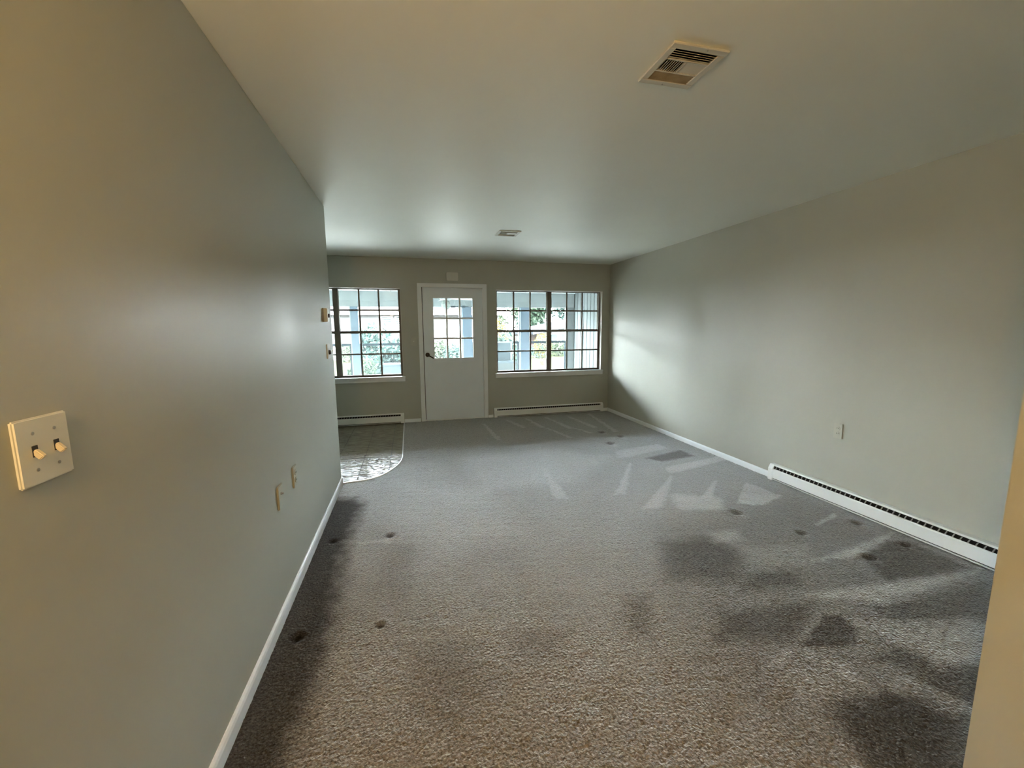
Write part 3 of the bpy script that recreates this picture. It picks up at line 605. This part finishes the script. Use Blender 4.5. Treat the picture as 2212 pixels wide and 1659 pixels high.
# railings
for a, b, lab in ((-2.05, -1.115, 'dark porch rail left of the post by the partition'), (-0.955, -0.012, 'dark porch rail between partition window post and steps'), (1.277, 2.300, 'dark porch rail behind the two panel porch cabinet'), (2.518, 3.39, 'dark porch rail between twin window post and siding')):
    r = thing('porch_railing', lab, 'railing', ((a+b)/2, 8.66, -0.10), 0, 'porch railings')
    MB().box(a, b, 8.63, 8.69, 1.098, 1.145).build('top_rail', 'rail', r, bevel=0.004)
    MB().box(a, b, 8.64, 8.68, 0.02, 0.07).build('bottom_rail', 'rail', r, bevel=0.004)
    MB().box((a+b)/2-0.02, (a+b)/2+0.02, 8.645, 8.675, -0.10, 0.02).build('foot_block', 'rail', r)
    for e in (a, b-0.03): MB().box(e, e+0.03, 8.645, 8.675, 0.07, 1.098).build('end_stile', 'rail', r)
# vertical board side wall of the porch
r = thing('porch_side_wall', 'porch side wall of pale vertical boards', 'siding wall', (3.60, 7.6, -0.1), kind='structure')
MB().box(3.572, 3.70, PY0, 8.74, -0.10, 2.40).build('backing', 'groove', r)
bw = 0.1655; y = 8.555; board = None
while y > PY0+0.02:
    h = min(bw-0.020, y-PY0)
    if h < bw-0.021: MB().box(3.555, 3.575, y-h, y, -0.10, 2.33).build('board', 'siding', r)
    elif board is None: board = MB().box(0, 0.02, -h, 0, 0, 2.43).build('board', 'siding', r, local=True, bevel=0.002, seg=1); board.location = (3.555-3.60, y-7.6, 0)
    else: clone(board, r, (3.555-3.60, y-7.6, 0))
    y -= bw
MB().box(3.388, 3.572, 8.60, 8.74, -0.10, 1.864).build('corner_post', 'siding', r, bevel=0.006)
# unseen wall added at the far porch end to cut sky light
r = thing('porch_light_block', 'added unseen board wall blocking sky light at the far porch end', 'siding wall', (-3.60, 7.6, -0.1), kind='structure')
MB().box(-3.72, -3.592, PY0, 8.74, -0.10, 2.40).build('backing', 'groove', r)
y = 8.735
while y > PY0+0.1: clone(board, r, (0.005, y-7.6, 0)); y -= bw
# porch ceiling fan
FX, FY = 0.664, 7.62
r = thing('porch_fan', 'white porch ceiling fan with faceted glass lamp', 'ceiling fan', (FX, FY, zc(FY)))
MB().tube((FX, FY, zc(FY)+0.004), (FX, FY, 2.03), 0.014, None, 10).build('rod', 'fan', r)
MB().lathe((FX, FY, 1.93), [(0.05, 0.10), (0.10, 0.085), (0.115, 0.05), (0.10, 0.015), (0.06, 0.0)], 20).build('motor', 'fan', r, smooth=True)
MB().lathe((FX, FY, 1.775), [(0.045, 0.0), (0.078, 0.035), (0.084, 0.09), (0.07, 0.135), (0.045, 0.155)], 8).build('lamp_glass', 'fan_glass', r)
for k in range(5):
    a = k*2*PI/5+0.35; ca, sa = math.cos(a), math.sin(a); q = MB(); dx, dy = -sa, ca
    def P(t, w, z): return (FX+ca*t+dx*w, FY+sa*t+dy*w, z)
    q.v = [P(0.10, -0.05, 1.975), P(0.60, -0.07, 1.985), P(0.60, 0.07, 1.960), P(0.10, 0.05, 1.955), P(0.10, -0.05, 1.983), P(0.60, -0.07, 1.993), P(0.60, 0.07, 1.968), P(0.10, 0.05, 1.963)]
    q.f = [(0, 1, 2, 3), (7, 6, 5, 4), (0, 4, 5, 1), (1, 5, 6, 2), (2, 6, 7, 3), (3, 7, 4, 0)]; q.build('blade', 'fan', r)
BY, BZ = 8.36, 1.857
r = thing('hanging_bar', 'small dark horizontal bar hung beside the porch fan', 'ornament', (1.0, BY, zc(BY)))
q = MB().tube((0.825, BY, BZ), (1.18, BY, BZ+0.005), 0.008, None, 10)
for xa, xb, rr in ((0.835, 0.915, 0.017), (0.965, 1.012, 0.022), (1.055, 1.11, 0.022)): q.tube((xa, BY, BZ+0.001), (xb, BY, BZ+0.002), rr, None, 12)
q.build('bar', 'rail', r)
for xx in (0.87, 1.14): MB().tube((xx, BY, BZ), (1.0, BY, zc(BY)+0.004), 0.0022, None, 6).build('cord', 'porch_white', r)
# pale boxes standing on the porch
r = thing('porch_box', 'low pale blue storage box on the porch beneath big leaves', 'storage box', (-0.22, 8.2, -0.10))
MB().box(-0.50, 0.12, 8.02, 8.42, -0.10, 0.74).build('body', 'box', r, bevel=0.006); MB().box(-0.515, 0.135, 8.005, 8.435, 0.74, 0.765).build('lid', 'box', r, bevel=0.006)
r = thing('porch_cabinet', 'pale blue porch cabinet with a two panel back', 'cabinet', (1.72, 8.2, -0.10))
MB().box(1.36, 2.08, 7.98, 8.40, -0.10, 0.735).build('body', 'siding', r, bevel=0.006); MB().box(1.35, 2.09, 7.97, 8.41, 0.735, 0.765).build('top', 'box', r, bevel=0.005)
MB().box(1.36, 2.08, 8.36, 8.40, 0.765, 1.125).build('back_panel', 'box', r)
for xx in (1.36, 1.70, 2.04): MB().box(xx, xx+0.04, 8.345, 8.36, 0.765, 1.125).build('stile', 'porch_white', r)
MB().box(1.35, 2.09, 8.34, 8.405, 1.125, 1.15).build('rail', 'porch_white', r)

# ------------------------------------------------------------------ neighbour houses
HY = 26.0
r = thing('neighbour_house', 'white lap sided house with slatted windows across the lawn', 'house', (-4.5, HY, GZ))
MB().box(-15, 5.6, HY+0.03, HY+8, GZ, 2.75).build('wall', 'house', r)
z = GZ+0.35
MB().box(-15.02, 5.62, HY-0.02, HY+0.05, GZ, z).build('foundation', 'concrete', r)
k = 0
lap = None
while z < 2.30:
    q = MB().extrude([(HY+0.03, z), (HY-0.012, z), (HY+0.012, z+0.215), (HY+0.03, z+0.215)], 0, -15, 5.6) if lap is None else None
    if lap is None: lap = q.build('lap_board', 'house', r); z0_ = z
    else: clone(lap, r, (0, 0, z-z0_))
    z += 0.215
MB().box(-15.4, 6.0, HY-0.48, HY+0.03, 2.30, 2.335).build('soffit', 'house', r)
MB().box(-15.4, 6.0, HY-0.56, HY-0.48, 2.26, 2.40).build('gutter', 'porch_white', r, bevel=0.01)
mb = MB(); mb.v = [(-15.5, HY-0.55, 2.40), (6.1, HY-0.55, 2.40), (6.1, HY+4.2, 4.1), (-15.5, HY+4.2, 4.1), (-15.5, HY+8.8, 2.4), (6.1, HY+8.8, 2.4)]
mb.f = [(0, 1, 2, 3), (3, 2, 5, 4), (0, 3, 4), (1, 5, 2), (0, 4, 5, 1)]; mb.build('roof', 'roof', r)
for xa, xb in ((-1.56, -0.97), (-0.74, -0.15)):
    wd = MB().box(xa, xb, HY-0.03, HY+0.02, 1.44, 2.15).build('window', 'shade_glass', r)
    f = MB(); f.box(xa-0.05, xa, HY-0.05, HY, 1.39, 2.20); f.box(xb, xb+0.05, HY-0.05, HY, 1.39, 2.20); f.box(xa, xb, HY-0.05, HY, 2.15, 2.20); f.box(xa, xb, HY-0.05, HY, 1.39, 1.44); f.build('frame', 'porch_white', wd)
    for k in range(6): MB().box(xa, xb, HY-0.045, HY-0.028, 1.46+k*0.115, 1.52+k*0.115).build('slat', 'porch_white', wd)
HY2 = 31.0
r = thing('brick_house', 'red brick house with grey sloping roof beyond the lawn', 'house', (16.0, HY2, GZ))
RP, RX, RE, RS = 2.22, 16.0, 9.3, 0.19                   # ridge height and place, eave place, pitch
ze = lambda x: RP-RS*abs(x-RX)
MB().box(9.7, 22.3, HY2, HY2+7, GZ, ze(9.7)).build('wall', 'brick', r)
mb = MB(); mb.v = [(9.7, HY2, ze(9.7)), (22.3, HY2, ze(22.3)), (RX, HY2, RP), (9.7, HY2+0.1, ze(9.7)), (22.3, HY2+0.1, ze(22.3)), (RX, HY2+0.1, RP)]
mb.f = [(0, 1, 2), (5, 4, 3), (0, 3, 4, 1), (1, 4, 5, 2), (2, 5, 3, 0)]; mb.build('gable', 'house', r)
for e in (RE, 2*RX-RE):
    q = MB(); y0_, y1_ = HY2-0.4, HY2+7.4
    q.v = [(e, y0_, ze(e)), (RX, y0_, RP), (RX, y1_, RP), (e, y1_, ze(e)), (e, y0_, ze(e)+0.28), (RX, y0_, RP+0.28), (RX, y1_, RP+0.28), (e, y1_, ze(e)+0.28)]
    q.f = [(0, 1, 2, 3), (7, 6, 5, 4), (0, 4, 5, 1), (1, 5, 6, 2), (2, 6, 7, 3), (3, 7, 4, 0)]; q.build('roof_slope', 'roof2', r)
for xa in (10.9, 11.75):
    wd = MB().box(xa, xa+0.5, HY2-0.04, HY2+0.02, 0.15, 0.95).build('window', 'shade_glass', r)
    f = MB(); f.box(xa-0.06, xa, HY2-0.06, HY2, 0.09, 1.01); f.box(xa+0.5, xa+0.56, HY2-0.06, HY2, 0.09, 1.01); f.box(xa, xa+0.5, HY2-0.06, HY2, 0.95, 1.01); f.box(xa, xa+0.5, HY2-0.06, HY2, 0.09, 0.15); f.build('frame', 'porch_white', wd)

# ------------------------------------------------------------------ plants
def leaves(c, rad, n, size, flat=0.0, shell=0.45):
    u = rng.standard_normal((n, 3)); u /= np.linalg.norm(u, axis=1)[:, None]
    rr = (shell+(1-shell)*rng.random(n))[:, None]; p = u*rr*np.array(rad)+np.array(c)
    p += 0.06*np.array(rad)*rng.standard_normal((n, 3))
    a = rng.standard_normal((n, 3)); a /= np.linalg.norm(a, axis=1)[:, None]; b = np.cross(a, rng.standard_normal((n, 3))); b /= np.linalg.norm(b, axis=1)[:, None]
    s = (size*(0.6+0.8*rng.random(n)))[:, None]
    v = np.stack([p-a*s, p-b*s*0.42, p+a*s, p+b*s*0.42], 1).reshape(-1, 3)
    return v, np.arange(4*n).reshape(n, 4)
def leafobj(name, m, parent, parts):
    vs_, fs_ = [], []; k = 0
    for v, f in parts: vs_.append(v); fs_.append(f+k); k += len(v)
    V_ = np.concatenate(vs_); F_ = np.concatenate(fs_); V_[:, 2] = np.maximum(V_[:, 2], GZ+0.01)
    V_ = V_-np.array(parent.location)
    me = bpy.data.meshes.new(name); me.from_pydata(V_.tolist(), [], F_.tolist()); o = bpy.data.objects.new(name, me); C.objects.link(o); me.materials.append(M[m]); o.parent = parent; return o
def bush(name, label, px, depth, rx, top, m, n, size, group='garden bushes', petals=0):
    """px: photo pixel column/row of the crown centre, depth: its distance along the lawn"""
    p = at(px[0], px[1], 1, depth); zt = top if top is not None else p.z+0.3
    cz = (GZ+zt)/2; r = thing(name, label, 'bush', (p.x, depth, GZ), 0, group)
    stems = MB()
    for k in range(5):
        a = 2*PI*k/5+0.4; stems.tube((p.x+0.05*math.cos(a), depth+0.05*math.sin(a), GZ-0.01), (p.x+rx*0.5*math.cos(a), depth+rx*0.5*math.sin(a), cz+(zt-cz)*0.3), 0.02, 0.008, 6)
    stems.build('stem', 'bark', r)
    parts = [leaves((p.x, depth, cz), (rx, rx*0.8, (zt-GZ)/2), n, size)]
    for k in range(5):
        a = rng.random()*2*PI; parts.append(leaves((p.x+rx*0.55*math.cos(a), depth+rx*0.5*math.sin(a), cz+(zt-cz)*rng.uniform(-0.2, 0.5)), (rx*0.45, rx*0.4, (zt-GZ)*0.25), n//6, size))
    leafobj('foliage', m, r, parts)
    if petals: leafobj('blossom', 'petal', r, [leaves((p.x, depth, cz+(zt-cz)*0.35), (rx*0.95, rx*0.8, (zt-cz)*0.75), petals, size*0.8, shell=0.75)])
bush('hydrangea_bush', 'large leafed bush rising behind the low porch box', (850, 760), 10.2, 0.42, 1.22, 'leaf_cool', 420, 0.085)
bush('round_bush', 'rounded green bush between porch post and storage box', (806, 800), 11.9, 0.36, 0.68, 'leaf', 520, 0.05)
bush('round_bush', 'bushy shrub in front of the white house, right of the post', (812, 728), 18.0, 0.85, 1.70, 'leaf_cool', 700, 0.10)
bush('low_bush', 'low shrub at the foot of the white house beyond the rail', (750, 757), 24.0, 0.55, 0.55, 'leaf_pale', 300, 0.09)
bush('low_bush', 'small tuft on the lawn next to the porch post', (757, 803), 15.0, 0.16, 0.15, 'leaf', 160, 0.05)
bush('low_bush', 'loose pale shrub by the white house seen through the door', (952, 745), 23.0, 0.75, 0.85, 'leaf_pale', 420, 0.10)
bush('low_bush', 'darker shrub by the white house beside the door post view', (978, 745), 22.0, 0.60, 0.70, 'leaf_cool', 360, 0.10)
bush('round_bush', 'leafy shrub above the porch cabinet', (1098, 728), 11.5, 0.55, 1.38, 'leaf_cool', 520, 0.07)
bush('tall_plant', 'slender leafy plant standing beside the twin window post', (1117, 780), 9.45, 0.11, 0.86, 'leaf', 150, 0.04)
bush('flower_bush', 'yellow blossoming shrub at the window edge above the cabinet', (1078, 706), 13.5, 0.40, 1.62, 'leaf_pale', 260, 0.07, petals=260)
bush('flower_bush', 'yellow blossoming shrub near the twin window mullion', (1172, 728), 19.0, 0.50, 1.12, 'leaf_pale', 220, 0.07, petals=320)
bush('low_bush', 'grey green shrub beneath the yellow blossoms across the lawn', (1162, 749), 24.0, 0.75, 0.55, 'leaf_cool', 360, 0.10)
bush('low_bush', 'pale shrub in front of the brick house', (1208, 750), 25.0, 0.80, 0.60, 'leaf_pale', 380, 0.10)
bush('low_bush', 'low hedge tuft at the foot of the brick house', (1222, 757), 26.5, 0.70, 0.30, 'leaf', 300, 0.10)
def tree(label, x, y, h, rx, m, n):
    r = thing('tree', label, 'tree', (x, y, GZ), 0, 'trees behind the houses')
    q = MB().tube((x, y, GZ-0.02), (x+0.1, y, GZ+h*0.55), 0.20, 0.10, 10)
    for k in range(6):
        a = k*PI/3; q.tube((x+0.1, y, GZ+h*0.3+0.2*k), (x+rx*0.55*math.cos(a), y+rx*0.55*math.sin(a), GZ+h*0.6+0.15*k), 0.06, 0.02, 6)
    q.build('trunk', 'bark', r)
    parts = []
    for k in range(11):
        a = rng.random()*2*PI; d_ = rng.random()*0.65
        parts.append(leaves((x+rx*d_*math.cos(a), y+rx*d_*math.sin(a), GZ+h*rng.uniform(0.24, 0.85)), (rx*0.5, rx*0.5, h*0.2), n//11, 0.22, shell=0.2))
    leafobj('crown', m, r, parts)
tree('broad pale green tree behind the lawn next to the white house', 7.6, 43, 6.5, 2.6, 'leaf_pale', 5200)
tree('green tree left of the brick house roof', 13.2, 45, 7.0, 2.9, 'leaf', 5200)
tree('cool green tree behind the brick house', 19.4, 48, 8.0, 3.0, 'leaf_cool', 4200)
tree('rounded tree between the two houses', 10.2, 51, 6.5, 2.7, 'leaf_pale', 4200)
tree('dense tree far behind the gap between the houses', 16.0, 54, 7.0, 3.0, 'leaf_cool', 4200)
tree('added sky blocking tall tree behind the white house, above its slatted windows', -2.2, 44, 12.0, 3.6, 'leaf', 4200)  # this and the next two trees are added to block sky light
tree('added sky blocking tall tree behind the far end of the white house', -10.5, 43, 13.0, 3.8, 'leaf_cool', 4200)
tree('added sky blocking tall tree behind the right end of the white house', 2.6, 50, 13.0, 3.6, 'leaf', 4200)
